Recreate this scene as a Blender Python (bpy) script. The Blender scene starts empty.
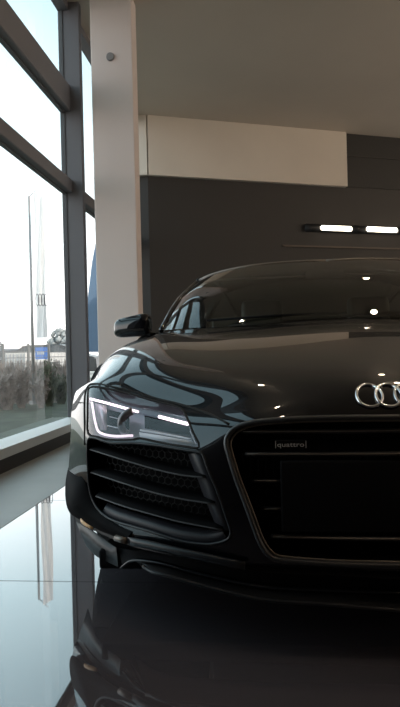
import bpy, bmesh, math, random
from mathutils import Vector as V, Matrix
from mathutils.geometry import delaunay_2d_cdt
from mathutils.bvhtree import BVHTree
random.seed(7)
SC = bpy.context.scene
COL = SC.collection

# ------------------------------------------------------------ camera frame
FPX = 640.0
CP = V((-.33, -1.62, .765))
yaw = -math.atan(67/FPX); rho = math.radians(1.43)
fw = V((math.sin(yaw), math.cos(yaw), 0)); rt = V((math.cos(yaw), -math.sin(yaw), 0)); up = V((0,0,1))
R2 = rt*math.cos(rho) - up*math.sin(rho); U2 = up*math.cos(rho) + rt*math.sin(rho)
def ray(px, py): return (fw + R2*((px-200)/FPX) + U2*((353.5-py)/FPX))
def atY(px, py, Y): r = ray(px, py); return CP + r*((Y-CP.y)/r.y)
def atX(px, py, X): r = ray(px, py); return CP + r*((X-CP.x)/r.x)
def atD(px, py, d): return CP + ray(px, py)*d
def proj(p):
    d = V(p)-CP; z = d.dot(fw); return (200+FPX*d.dot(R2)/z, 353.5-FPX*d.dot(U2)/z)
cam = bpy.data.cameras.new('camera'); co = bpy.data.objects.new('camera', cam); COL.objects.link(co)
m = Matrix.Identity(4)
for i, v in enumerate((R2, U2, -fw)):
    for j in range(3): m[j][i] = v[j]
m.translation = CP; co.matrix_world = m
cam.sensor_fit = 'VERTICAL'; cam.sensor_height = 24; cam.lens = FPX/707*24; cam.clip_start = .02; cam.clip_end = 500
SC.camera = co
SC.view_settings.view_transform = 'Standard'; SC.view_settings.look = 'None'
SC.view_settings.gamma = 1; SC.view_settings.use_curve_mapping = False
SC.view_settings.exposure = 0.0

# ------------------------------------------------------------ materials
def mat(name, col, rough=.5, metal=0, coat=0, ior=1.5, emis=None, es=0, spec=.5, noise=None, bump=None):
    M = bpy.data.materials.new(name); M.use_nodes = True; nt = M.node_tree; b = nt.nodes['Principled BSDF']
    b.inputs['Base Color'].default_value = (*col, 1); b.inputs['Roughness'].default_value = rough
    b.inputs['Metallic'].default_value = metal; b.inputs['IOR'].default_value = ior
    b.inputs['Coat Weight'].default_value = coat; b.inputs['Coat Roughness'].default_value = .01; b.inputs['Coat IOR'].default_value = 1.6
    b.inputs['Specular IOR Level'].default_value = spec
    if emis: b.inputs['Emission Color'].default_value = (*emis, 1); b.inputs['Emission Strength'].default_value = es
    if noise or bump:
        tc = nt.nodes.new('ShaderNodeTexCoord')
    if noise:
        sc_, amt = noise
        n = nt.nodes.new('ShaderNodeTexNoise'); n.inputs['Scale'].default_value = sc_; n.inputs['Detail'].default_value = 6
        nt.links.new(tc.outputs['Object'], n.inputs['Vector'])
        cr = nt.nodes.new('ShaderNodeValToRGB'); cr.color_ramp.elements[0].position = .3; cr.color_ramp.elements[1].position = .7
        cr.color_ramp.elements[0].color = (*[c*(1-amt) for c in col], 1); cr.color_ramp.elements[1].color = (*[min(1, c*(1+amt)) for c in col], 1)
        nt.links.new(n.outputs['Fac'], cr.inputs['Fac']); nt.links.new(cr.outputs['Color'], b.inputs['Base Color'])
    if bump:
        sc_, st = bump
        n = nt.nodes.new('ShaderNodeTexNoise'); n.inputs['Scale'].default_value = sc_; n.inputs['Detail'].default_value = 3
        nt.links.new(tc.outputs['Object'], n.inputs['Vector'])
        bp = nt.nodes.new('ShaderNodeBump'); bp.inputs['Strength'].default_value = st; bp.inputs['Distance'].default_value = .01
        nt.links.new(n.outputs['Fac'], bp.inputs['Height']); nt.links.new(bp.outputs['Normal'], b.inputs['Normal'])
    return M
def glassmat(name, tint, refl_rough=.0, ior=1.5, boost=1.0):
    M = bpy.data.materials.new(name); M.use_nodes = True; nt = M.node_tree; nt.nodes.remove(nt.nodes['Principled BSDF'])
    out = nt.nodes['Material Output']; t = nt.nodes.new('ShaderNodeBsdfTransparent'); t.inputs[0].default_value = (*tint, 1)
    g = nt.nodes.new('ShaderNodeBsdfGlossy'); g.inputs['Roughness'].default_value = refl_rough
    fr = nt.nodes.new('ShaderNodeFresnel'); fr.inputs['IOR'].default_value = ior
    ge = nt.nodes.new('ShaderNodeNewGeometry'); inv = nt.nodes.new('ShaderNodeMath'); inv.operation = 'MULTIPLY_ADD'
    # same IOR from both faces of the thin pane
    inv.inputs[1].default_value = (1/ior-ior); inv.inputs[2].default_value = ior
    nt.links.new(ge.outputs['Backfacing'], inv.inputs[0])
    lw = nt.nodes.new('ShaderNodeLayerWeight'); lw.inputs['Blend'].default_value = .5
    p = nt.nodes.new('ShaderNodeMath'); p.operation = 'POWER'; p.inputs[1].default_value = 3.5
    ma = nt.nodes.new('ShaderNodeMath'); ma.operation = 'MULTIPLY_ADD'; ma.inputs[1].default_value = .9*boost; ma.inputs[2].default_value = .05*boost; ma.use_clamp = True
    nt.links.new(lw.outputs['Facing'], p.inputs[0]); nt.links.new(p.outputs[0], ma.inputs[0])
    nt.nodes.remove(fr); nt.nodes.remove(ge); nt.nodes.remove(inv)
    mx = nt.nodes.new('ShaderNodeMixShader'); nt.links.new(ma.outputs[0], mx.inputs[0]); nt.links.new(t.outputs[0], mx.inputs[1]); nt.links.new(g.outputs[0], mx.inputs[2])
    nt.links.new(mx.outputs[0], out.inputs['Surface']); return M

M_paint = mat('black_paint', (.0035,.004,.006), .25, coat=1.0, ior=1.5, spec=.05)
M_hood = M_paint
M_gap = mat('panel_gap', (.001,.001,.001), .8)
M_plastic = mat('black_plastic', (.007,.007,.008), .45, spec=.3)
M_satin = mat('satin_black', (.010,.011,.014), .32, spec=.35)
M_band = mat('intake_satin', (.024,.026,.034), .45, spec=.4)
M_bright = mat('lamp_bright', (.85,.87,.93), .35)
M_slat = mat('slat_black', (.022,.022,.024), .4)
M_matte = mat('matte_black', (.004,.004,.005), .8, spec=.12)
M_bezel = mat('titanium_bezel', (.17,.145,.125), .4, metal=.5)
M_edge = mat('blade_edge_grey', (.065,.065,.07), .4)
M_chrome = mat('chrome', (.75,.77,.8), .08, metal=1)
M_rings = mat('ring_chrome', (.8,.82,.85), .18, metal=1)
M_reflect = mat('lamp_reflector', (.62,.62,.66), .35, metal=.4)
M_lampin = mat('lamp_inner_dark', (.27,.275,.31), .35, metal=.3)
M_lampgrey = mat('lamp_satin_grey', (.2,.2,.22), .3, metal=.4)
M_drl = mat('daytime_light', (.9,.85,.9), .3, emis=(1,.80,.90), es=1.5)
M_drl2 = mat('daytime_light_dim', (.8,.75,.8), .3, emis=(1,.82,.92), es=.6)
M_lens = glassmat('lamp_lens', (.93,.93,.95))
M_wscreen = glassmat('windscreen_glass', (.42,.46,.42))
M_pane = glassmat('window_glass', (.97,.97,.96))
M_tyre = mat('tyre_rubber', (.012,.012,.012), .8, bump=(90,.4))
M_rim = mat('rim_grey', (.12,.12,.13), .3, metal=.8)
M_seat = mat('seat_leather', (.06,.058,.045), .6)
M_dash = mat('dash_plastic', (.010,.010,.010), .7)
M_white = mat('badge_white', (.6,.6,.6), .4)
M_amber = mat('amber_marker', (.8,.45,.2), .25)

# ------------------------------------------------------------ mesh helpers
def link(name, bm, mt, parent=None, smooth=True, auto=None):
    me = bpy.data.meshes.new(name); bm.normal_update(); bm.to_mesh(me); bm.free()
    if smooth:
        me.polygons.foreach_set('use_smooth', [True]*len(me.polygons))
        if auto: me.set_sharp_from_angle(angle=math.radians(auto))
    for x in (mt if isinstance(mt, (list, tuple)) else [mt]): me.materials.append(x)
    o = bpy.data.objects.new(name, me); COL.objects.link(o)
    if parent: o.parent = parent
    return o
def tag(o, label=None, cat=None, group=None, kind=None):
    if label: o['label'] = label
    if cat: o['category'] = cat
    if group: o['group'] = group
    if kind: o['kind'] = kind
    return o
def empty(name, loc, label, cat, group=None):
    o = bpy.data.objects.new(name, None); COL.objects.link(o); o.location = loc; o.empty_display_size = .2
    tag(o, label, cat, group); return o
def keep(o, root):
    """geometry was written in world coordinates: offset it under its root"""
    o.parent = root; o.matrix_parent_inverse = Matrix.Translation(-V(root.location)); return o
def box(bm, a, b, M=None):
    x0,y0,z0 = a; x1,y1,z1 = b
    vs = [bm.verts.new((x,y,z)) for x in (x0,x1) for y in (y0,y1) for z in (z0,z1)]
    if M is not None:
        for v in vs: v.co = M @ v.co
    for f in ((0,1,3,2),(4,6,7,5),(0,4,5,1),(2,3,7,6),(0,2,6,4),(1,5,7,3)): bm.faces.new([vs[i] for i in f])
    return vs
def bevbox(a, b, r=.01, seg=2, M=None):
    bm = bmesh.new(); box(bm, a, b)
    bmesh.ops.recalc_face_normals(bm, faces=bm.faces)
    bmesh.ops.bevel(bm, geom=bm.edges[:], offset=r, segments=seg, affect='EDGES', profile=.6)
    if M is not None: bm.transform(M)
    return bm
def prism(bm, pts, vec):
    """closed polygon pts extruded along vec"""
    a = [bm.verts.new(p) for p in pts]; b = [bm.verts.new(V(p)+V(vec)) for p in pts]
    n = len(pts); bm.faces.new(a[::-1]); bm.faces.new(b)
    for i in range(n): bm.faces.new((a[i], a[(i+1)%n], b[(i+1)%n], b[i]))
    bmesh.ops.recalc_face_normals(bm, faces=bm.faces)
def tube(bm, pts, r, seg=8, closed=False, flat=None, upv=V((0,0,1)), cap=True):
    """sweep an ellipse (r, flat) along pts. r may be a list"""
    pts = [V(p) for p in pts]; n = len(pts); rings = []
    for i, p in enumerate(pts):
        a = pts[(i-1)%n] if (closed or i) else p; b = pts[(i+1)%n] if (closed or i < n-1) else p
        t = (b-a).normalized(); s = t.cross(upv)
        if s.length < 1e-4: s = t.cross(V((0,1,0)))
        s.normalize(); w = s.cross(t).normalized()
        ri = r[i] if isinstance(r, (list, tuple)) else r; fi = flat if flat is not None else ri
        rings.append([bm.verts.new(p + s*(ri*math.cos(2*math.pi*k/seg)) + w*(fi*math.sin(2*math.pi*k/seg))) for k in range(seg)])
    m_ = n if closed else n-1
    for i in range(m_):
        A = rings[i]; B = rings[(i+1)%n]
        for k in range(seg): bm.faces.new((A[k], A[(k+1)%seg], B[(k+1)%seg], B[k]))
    if cap and not closed: bm.faces.new(rings[0]); bm.faces.new(rings[-1][::-1])
    bmesh.ops.recalc_face_normals(bm, faces=bm.faces)
def cr(P, t):
    """Catmull-Rom through the list P at parameter t in 0..len-1"""
    n = len(P); i = max(0, min(n-2, int(t))); f = t-i
    p1, p2 = P[i], P[i+1]; p0 = P[i-1] if i > 0 else p1*2-p2; p3 = P[i+2] if i < n-2 else p2*2-p1
    return .5*((2*p1)+(p2-p0)*f+(2*p0-5*p1+4*p2-p3)*f*f+(3*p1-p0-3*p2+p3)*f**3)
def dense(P, k=6, closed=False):
    P = [V(p) for p in P]
    if closed:
        n = len(P); Q = [P[-1]]+P+[P[0], P[1]]
        return [cr(Q, 1+i/k) for i in range(n*k)]
    return [cr(P, i/k) for i in range((len(P)-1)*k+1)]
def mirror_bm(bm):
    geo = bmesh.ops.duplicate(bm, geom=bm.verts[:]+bm.edges[:]+bm.faces[:])['geom']
    vs = [g for g in geo if isinstance(g, bmesh.types.BMVert)]; fs = [g for g in geo if isinstance(g, bmesh.types.BMFace)]
    for v in vs: v.co.x = -v.co.x
    bmesh.ops.reverse_faces(bm, faces=fs)
    bmesh.ops.remove_doubles(bm, verts=bm.verts[:], dist=2e-5)
def mirx(p): return V((-p[0], p[1], p[2]))

# ============================================================ THE CAR
car = bpy.data.objects.new('sports_car', None); COL.objects.link(car); car.location = (0, 2.2, 0)
tag(car, 'glossy black low sports car with four chrome rings, parked on the dark tiled floor', 'car')
def part(name, bm, mt, auto=None, parent=None, smooth=True):
    o = link(name, bm, mt, None, smooth, auto)
    if parent is not None: o.parent = parent      # parent (a part) carries the inverse already
    else: keep(o, car)
    return o
P_ = lambda *a: atY(*a)
def C(Y, Z): return V((0, Y, Z))
rows = [
 [C(.012,.205), P_(330,569,.014), P_(258,566,.035), P_(212,556,.075), P_(160,546,.15), P_(122,536,.24), P_(90,523,.36), P_(71,513,.52)],
 [C(-.003,.245), P_(330,556,.0), P_(262,549,.018), P_(214,538,.06), P_(165,527,.13), P_(128,515,.215), P_(93,503,.33), P_(67,492,.52)],
 [C(-.012,.41), P_(330,490,-.008), P_(262,488,.016), P_(212,477,.07), P_(165,469,.14), P_(125,462,.22), P_(90,452,.33), P_(70.5,444,.53)],
 [C(.008,.54), P_(330,436,.014), P_(258,436,.04), P_(207,442,.105), P_(167,443,.175), P_(127,440,.26), P_(89,430,.36), P_(71,414,.57)],
 [C(.035,.615), P_(330,410,.045), P_(258,415,.075), P_(205,421,.15), P_(165,416,.24), P_(125,407,.33), P_(89,397,.42), P_(73.5,401,.62)],
 [C(.085,.668), P_(330,388,.10), P_(262,395,.15), P_(207,404,.22), P_(165,399,.32), P_(125,391,.41), P_(93,381,.50), P_(77,389,.68)],
 [C(.24,.722), V((-.2,.25,.718)), V((-.40,.29,.705)), V((-.56,.36,.700)), V((-.70,.45,.722)), V((-.83,.54,.722)), V((-.93,.64,.700)), V((-1.02,.76,.640))],
 [C(.55,.792), V((-.21,.56,.789)), V((-.42,.59,.782)), V((-.59,.65,.784)), V((-.72,.72,.800)), V((-.86,.80,.788)), V((-.96,.87,.760)), V((-1.03,.93,.690))],
 [C(.85,.852), V((-.22,.87,.849)), V((-.43,.91,.842)), V((-.62,.97,.840)), V((-.74,1.03,.850)), V((-.88,1.09,.832)), V((-.965,1.13,.80)), V((-1.02,1.15,.735))],
 [C(1.16,.897), V((-.23,1.18,.893)), V((-.43,1.23,.886)), V((-.63,1.31,.880)), V((-.77,1.37,.876)), V((-.88,1.39,.855)), V((-.955,1.39,.80)), V((-1.0,1.39,.68))],
]
NR, NC = len(rows), len(rows[0])
def bs(P, t):
    n = len(P); i = max(0, min(n-2, int(t))); f = t-i
    p1, p2 = P[i], P[i+1]; p0 = P[i-1] if i > 0 else p1*2-p2; p3 = P[i+2] if i < n-2 else p2*2-p1
    return (p0*(1-f)**3 + p1*(3*f**3-6*f*f+4) + p2*(-3*f**3+3*f*f+3*f+1) + p3*f**3)/6
def Sg(net, u, v):
    t = u*(NC-1)+1
    return bs([bs([mirx(r[1])]+r, t) for r in net], v*(NR-1))
net = [list(r) for r in rows]
FIT = .5
for _ in range(2):
    new_ = []
    for j in range(NR):
        rr_ = []
        for i in range(NC):
            e = rows[j][i]-Sg(net, i/(NC-1), j/(NR-1)); p = net[j][i]+e*FIT
            if i == 0: p.x = 0
            rr_.append(p)
        new_.append(rr_)
    net = new_
def S(u, v):
    """front body surface: u 0..1 centre->side, v 0..1 lower lip->windscreen base"""
    return Sg(net, u, v)
NU, NV = 70, 99
gridp = [[S(i/NU, j/NV) for i in range(NU+1)] for j in range(NV+1)]
verts = [p for r in gridp for p in r]
tris = []; tuv = []
for j in range(NV):
    for i in range(NU):
        a = j*(NU+1)+i; tris += [(a, a+1, a+NU+2), (a, a+NU+2, a+NU+1)]
bvh = BVHTree.FromPolygons(verts, tris)
def uv_of(px, py, q=None):
    d = ray(px, py).normalized()
    hit, n, idx, dist = bvh.ray_cast(CP, d)
    if hit is None:
        hit, n, idx, dist = bvh.find_nearest(CP + d*2.2)
    t = tris[idx]; base = idx//2; j, i = divmod(base, NU)
    P0, P1, P2 = (verts[k] for k in t)
    # barycentric
    e0 = P1-P0; e1 = P2-P0; w = hit-P0
    d00 = e0.dot(e0); d01 = e0.dot(e1); d11 = e1.dot(e1); d20 = w.dot(e0); d21 = w.dot(e1); den = d00*d11-d01*d01
    b = (d11*d20-d01*d21)/den; c = (d00*d21-d01*d20)/den
    uvs = ((i, j), (i+1, j), (i+1, j+1)) if idx % 2 == 0 else ((i, j), (i+1, j+1), (i, j+1))
    u = uvs[0][0]*(1-b-c)+uvs[1][0]*b+uvs[2][0]*c; v = uvs[0][1]*(1-b-c)+uvs[1][1]*b+uvs[2][1]*c
    return (u/NU, v/NV)
def surf(px, py, depth=0.0):
    """point of the body surface seen at px,py, pushed back by depth along +Y"""
    d = ray(px, py).normalized(); hit = bvh.ray_cast(CP, d)[0]
    if hit is None: hit = bvh.find_nearest(CP + d*2.2)[0]
    return hit + V((0, depth, 0))
def inpoly(p, poly):
    x, y = p; c = False; n = len(poly); j = n-1
    for i in range(n):
        xi, yi = poly[i]; xj, yj = poly[j]
        if (yi > y) != (yj > y) and x < (xj-xi)*(y-yi)/(yj-yi)+xi: c = not c
        j = i
    return c
def px_curve(pts, k=4, closed=False):
    q = dense([V((x, y, 0)) for x, y in pts], k, closed); return [(p.x, p.y) for p in q]

G_px = [(397,417),(364,417.2),(332,417.6),(305,418.3),(278,419.8),(258,421.5),(244,424.5),(234,429),(228,436),(226.5,444),(229,454),(232.5,466),(237,480),(242,493),(247.5,507.5),(253,523),(258,537),(263,547),(269,554.5),(277,558.8),(300,561.2),(332,563.3),(364,564.4),(397,565)]
I_px = [(90,437.5),(111,443),(132,443.2),(157,445.5),(184,450),(200,452.5),(203.5,456),(208.5,470),(217.5,491),(227.6,520),(231,533),(226.5,540.5),(211,544.5),(193,543.5),(172.5,539),(150,531.5),(132,526.5),(114,521),(102,513.5),(94,503),(89.5,489),(88,470),(87.3,450)]
H_px = [(88,391),(91,387.3),(96,386.8),(111.5,389.6),(132.5,394.5),(157.5,401.8),(171.5,405),(182,409.5),(187,418),(193,432),(199.5,447.5),(184,446.8),(157.5,442.3),(140,438.5),(132,440),(111.5,440),(97.5,437),(88,433.5),(87.5,415)]
def uvpoly(px): return [uv_of(x, y) for x, y in px]
G_uv = uvpoly(px_curve(G_px, 3)); G_uv[0] = (0, G_uv[0][1]); G_uv[-1] = (0, G_uv[-1][1])
I_uv = uvpoly(px_curve(I_px, 3, True)); H_uv = uvpoly(px_curve(H_px, 3, True))
KU, KV = 1.0, 1.3
pts2 = []; edges = []
def addp(u, v): pts2.append(V((u*KU, v*KV))); return len(pts2)-1
for poly, cl in ((G_uv, False), (I_uv, True), (H_uv, True)):
    ids = [addp(u, v) for u, v in poly]
    for a, b in zip(ids, ids[1:]): edges.append((a, b))
    if cl: edges.append((ids[-1], ids[0]))
polyd = [V((u*KU, v*KV)) for P in (G_uv, I_uv, H_uv) for u, v in P]
def near(u, v):
    q = V((u*KU, v*KV)); return any((q-s).length < .006 for s in polyd)
FU, FV = 80, 110
for j in range(FV+1):
    for i in range(FU+1):
        u, v = i/FU, j/FV
        if 0 < i < FU and 0 < j < FV and near(u, v): continue
        if i == 0 and near(0, v): continue
        addp(u, v)
ov, oe, of, *_ = delaunay_2d_cdt(pts2, edges, [], 0, 1e-7)
cls = {'body': [], 'G': [], 'I': [], 'H': []}
for f in of:
    cx = sum(ov[k].x for k in f)/len(f)/KU; cy = sum(ov[k].y for k in f)/len(f)/KV
    k = 'G' if inpoly((cx, cy), G_uv+[(-.05, G_uv[-1][1]), (-.05, G_uv[0][1])]) else 'I' if inpoly((cx, cy), I_uv) else 'H' if inpoly((cx, cy), H_uv) else 'body'
    cls[k].append(f)
P3 = [S(min(1, max(0, p.x/KU)), min(1, max(0, p.y/KV))) for p in ov]
def region(key, off=V((0,0,0))):
    bm = bmesh.new(); mp = {}
    for f in cls[key]:
        ff = []
        for k in f:
            if k not in mp: mp[k] = bm.verts.new(P3[k]+off)
            ff.append(mp[k])
        if len(set(ff)) == len(ff):
            try: bm.faces.new(ff)
            except ValueError: pass
    return bm
def orient(bm, ref=V((0,-1,.5))):
    bm.normal_update()
    s = sum((f.normal.dot(ref))*f.calc_area() for f in bm.faces)
    if s < 0: bmesh.ops.reverse_faces(bm, faces=bm.faces[:])
def bucket(key, off, taper=0.0, centre=None):
    """recess: opening boundary extruded by off and closed by an offset copy of the surface"""
    bm = region(key); orient(bm)
    bd = [e for e in bm.edges if e.is_boundary and not (abs(e.verts[0].co.x) < 1e-5 and abs(e.verts[1].co.x) < 1e-5)]
    front = {}
    vs = {v for e in bd for v in e.verts}
    for v in vs: front[v] = bm.verts.new(v.co)
    for v in bm.verts:
        if v in front.values(): continue
    fv = set(front.values())
    for v in list(bm.verts):
        if v not in fv:
            v.co += off
            if taper and centre is not None: v.co += (centre+off-v.co)*taper
    for e in bd:
        a, b = e.verts; bm.faces.new((a, b, front[b], front[a]))
    bmesh.ops.recalc_face_normals(bm, faces=bm.faces[:])
    return bm
bm = region('body'); orient(bm)
# small return lips round every opening so that the panel shows thickness
bd = [e for e in bm.edges if e.is_boundary and not all(abs(v.co.x) < 1e-5 for v in e.verts)]
r = bmesh.ops.extrude_edge_only(bm, edges=bd)
for v in [g for g in r['geom'] if isinstance(g, bmesh.types.BMVert)]:
    if abs(v.co.x) < .97 and v.co.y < .5: v.co += V((0, .02, 0))
    else: v.co += V((.03, .0, -.004))
for v in bm.verts:
    if abs(v.co.x) < 1e-4: v.co.x = 0
mirror_bm(bm)
body = part('front_body_shell', bm, M_paint, auto=50)
# ---- openings
bm = bucket('G', V((0, .075, 0))); mirror_bm(bm); grille = part('grille_recess', bm, M_matte, auto=40)
for key, off, tp, nm, mt in (('I', V((.02, .10, 0)), .0, 'air_intake_recess', M_matte), ('H', V((.01, .085, .0)), .10, 'headlight_housing', M_lampin)):
    bm0 = region(key); cc = sum((v.co for v in bm0.verts), V())/len(bm0.verts); bm0.free()
    for s in (1, -1):
        bm = bucket(key, off, tp, cc)
        if s < 0:
            for v in bm.verts: v.co.x *= -1
            bmesh.ops.reverse_faces(bm, faces=bm.faces[:])
        o = part(nm, bm, mt, auto=40)
        if key == 'I':
            if s > 0: intake_l = o
            else: intake_r = o
        else:
            if s > 0: lamp_l = o
            else: lamp_r = o
        if key == 'H':
            bm = region('H'); orient(bm)
            for v in bm.verts: v.co.y += .002
            if s < 0:
                for v in bm.verts: v.co.x *= -1
                bmesh.ops.reverse_faces(bm, faces=bm.faces[:])
            part('headlight_lens', bm, M_lens)
def both(name, fn, mt, parents=None, auto=None):
    """fn(bm) builds left-in-picture geometry; a mirrored twin goes on the other side"""
    out = []
    for s in (1, -1):
        bm = bmesh.new(); fn(bm)
        if s < 0:
            for v in bm.verts: v.co.x *= -1
            bmesh.ops.reverse_faces(bm, faces=bm.faces[:])
        o = part(name, bm, mt, auto=auto, parent=(parents[0] if s > 0 else parents[1]) if parents else None)
        out.append(o)
    return out
IN = (intake_l, intake_r); LA = (lamp_l, lamp_r)
# sub-parts of recesses are in world coordinates; their parents already carry the inverse
# ---- grille details
def ribbon(bm, pts, w, upv=V((0,0,1)), fl=None, seg=8, closed=False): tube(bm, pts, w, seg, closed, fl, upv)
bez = [surf(x, y) + V((0, -.004, 0)) for x, y in px_curve(G_px, 3)]
bez[0].x = 0; bez[-1].x = 0
full = bez[:-1] + [mirx(p) for p in bez[::-1]][:-1]
full = bez + [mirx(p) for p in bez[::-1][1:-1]]
bm = bmesh.new(); tube(bm, full, .0075, 10, closed=True, flat=.010, upv=V((0,1,0))); part('grille_surround', bm, M_slat)
bm = bmesh.new(); inn = [V((p.x*.975, p.y+.004, .405+(p.z-.405)*.955)) for p in full]
tube(bm, inn, .0028, 8, closed=True, upv=V((0,1,0))); part('grille_inner_trim', bm, M_bezel)
def gslat(px0, py0, py1, r, mt, name, px1=None, dep=.022):
    a = surf(px0, py0, dep); 
    if px1:
        b = surf(px1, py1, dep); L = [a, (a+b)/2, b]
        both(name, lambda bm: tube(bm, dense(L, 3), r, 8, flat=r*.8), mt, (grille, grille))
    else:
        c = V((0, surf(396, py1, dep).y, surf(396, py1, dep).z)); mid = (a+c)/2; mid.y = c.y + (a.y-c.y)*.3
        L = dense([a, mid, c], 5); L = L + [mirx(p) for p in L[::-1][1:]]
        bm = bmesh.new(); tube(bm, L, r*2.2, 8, flat=r*1.25); part(name, bm, mt, parent=grille)
gslat(241, 432.5, 431.5, .0045, M_slat, 'grille_slat')
gslat(245, 455.5, 455, .0045, M_slat, 'grille_slat')
gslat(252, 483.5, 483, .004, M_satin, 'grille_slat', dep=.035)
gslat(262, 511.5, 512, .004, M_satin, 'grille_slat', dep=.035)
gslat(271, 538.5, 541.5, .0045, M_slat, 'grille_slat')
gslat(254, 482.8, 483.2, .0022, M_bezel, 'slat_trim', 277, dep=.028)
gslat(264, 511.6, 511.8, .0022, M_bezel, 'slat_trim', 278.5, dep=.028)
gslat(243, 432, 431, .0016, M_bezel, 'slat_trim', dep=.012)
gslat(247, 454.6, 454.4, .0016, M_bezel, 'slat_trim', dep=.012)
gslat(273, 537.8, 540.5, .0020, M_bezel, 'slat_trim', dep=.012)
a = surf(280, 461, .02); b = surf(280, 533, .02)
bm = bevbox((a.x, .012, b.z), (-a.x, .03, a.z), .006); part('number_plate_panel', bm, M_matte, parent=grille)
# fine vertical mesh behind the slats
bm = bmesh.new()
for k in range(-20, 21):
    x = k*.02; z0 = .24 if abs(x) < .3 else .24+(abs(x)-.3)*2.4
    if abs(x) < .41: box(bm, (x-.0012, .055, max(.24, z0)), (x+.0012, .059, .50))
part('grille_mesh', bm, M_matte, parent=grille)
# badge plate with its word
a = surf(274, 448, .0); b = surf(308, 440, .0)
yb = .013
def txt(s, size, loc, M, name, parent, ext=.0006, xs=1.0, fitw=None):
    cu = bpy.data.curves.new(name, 'FONT'); cu.body = s; cu.size = size; cu.extrude = ext; cu.resolution_u = 3
    to = bpy.data.objects.new(name, cu); COL.objects.link(to); bpy.context.view_layer.update()
    me = bpy.data.meshes.new_from_object(to); bpy.data.objects.remove(to)
    xs_ = [v.co.x for v in me.vertices]; w = max(xs_)-min(xs_)
    k = (fitw/w) if fitw else xs
    for v in me.vertices: v.co = V(((v.co.x-min(xs_))*k, -v.co.z, v.co.y)) + V(loc)
    me.materials.append(M); o = bpy.data.objects.new(name, me); COL.objects.link(o)
    return o
bp_l = atY(275, 448.6, yb); bp_r = atY(306.5, 440.4, yb)
bm = bevbox((bp_l.x, yb, bp_l.z-.002), (bp_r.x, yb+.006, bp_r.z+.001), .0015); badge = part('badge_plate', bm, M_matte, parent=grille)
o = txt('quattro', .0165, (bp_l.x+.006, yb-.0008, bp_l.z+.0045), M_white, 'badge_lettering', None, fitw=(bp_r.x-bp_l.x)-.012)
keep(o, car); o['label'] = 'small white word quattro on the grille badge'
for x in (bp_l.x+.001, bp_r.x-.0025):
    bm = bmesh.new(); box(bm, (x, yb-.0012, bp_l.z+.001), (x+.0016, yb, bp_r.z-.001)); part('badge_bar', bm, M_white, parent=badge, smooth=False)
# four chrome rings on the nose
rc = [surf(368.7+18.6*0, 395)]
ycen = surf(396, 395); step = 18.7/395; R0 = 12.6/395
for k in range(4):
    cx = (k-1.5)*step
    bm = bmesh.new(); L = []
    for q in range(40):
        a = 2*math.pi*q/40; x = cx + R0*math.cos(a); zz = .0265*math.sin(a)
        # lie on the nose surface, standing 4 mm proud
        h = bvh.ray_cast(V((-abs(x), -1, ycen.z+zz)), V((0,1,0)))[0]
        L.append(V((x, h.y-.005-(.0015 if k % 2 else 0), ycen.z+zz)))
    tube(bm, L, .0042, 8, closed=True, flat=.004, upv=V((0,1,0))); part('emblem_ring', bm, M_rings)
# ---- side air intakes: blades, mesh, lower shelf
def blade(pts, r=.0042, dep=.012):
    def fn(bm):
        L = dense([surf(x, y, dep) for x, y in pts], 5)
        n = len(L)
        # a blade: thin plate running back from the front edge
        top = [bm.verts.new(p) for p in L]; t2 = [bm.verts.new(p+V((0,0,.004))) for p in L]
        bk = [bm.verts.new(p+V((.01,.055,.012))) for p in L]; b2 = [bm.verts.new(p+V((.01,.055,.014))) for p in L]
        for i in range(n-1):
            for A, B in ((top, t2), (t2, b2), (b2, bk), (bk, top)):
                bm.faces.new((A[i], A[i+1], B[i+1], B[i]))
        for i in (0, n-1): bm.faces.new((top[i], t2[i], b2[i], bk[i]))
        bmesh.ops.recalc_face_normals(bm, faces=bm.faces)
    return fn
def edge_line(pts, r, dep):
    return lambda bm: tube(bm, dense([surf(x, y, dep) for x, y in pts], 5), r, 8)
for pts in ([(89,450),(116,458.5),(150,468.7),(179,475.5),(205,478.5)], [(90,473),(118,482.5),(150,492.5),(179,499.5),(214,505)], [(95,497),(121,506.5),(150,515),(179,522.8),(222,531)]):
    bl = both('intake_blade', blade(pts), M_matte, IN)
    both('blade_edge', edge_line(pts, .0022, .010), M_edge, IN)
def hexmesh(bm):
    s = .012
    def surfat(x, z):
        h = bvh.ray_cast(V((x, -1, z)), V((0,1,0)))[0]
        return None if h is None else V((x+.01, h.y+.075, z))
    # polygon of the opening in x,z
    poly = [(p.x, p.z) for p in (surf(x, y) for x, y in I_px)]
    xs = [p[0] for p in poly]; zs = [p[1] for p in poly]
    dx = s*math.sqrt(3); dz = s*1.5; z = min(zs); rr = 0
    while z < max(zs):
        x = min(xs)+(dx/2 if rr % 2 else 0)
        while x < max(xs):
            if inpoly((x, z), poly):
                c = [(x+s*math.sin(a), z+s*math.cos(a)) for a in (0, math.pi/3, 2*math.pi/3, math.pi)]
                q = [surfat(*p) for p in c]
                if all(q):
                    for a, b in zip(q, q[1:]): tube(bm, [a, b], .0016, 4, cap=False)
            x += dx
        z += dz; rr += 1
both('intake_honeycomb', hexmesh, M_plastic, IN)
both('intake_surround', lambda bm: tube(bm, [surf(x, y)+V((0,.002,0)) for x, y in px_curve(I_px, 3, True)], .0045, 8, closed=True, upv=V((0,1,0))), M_satin)
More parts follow.
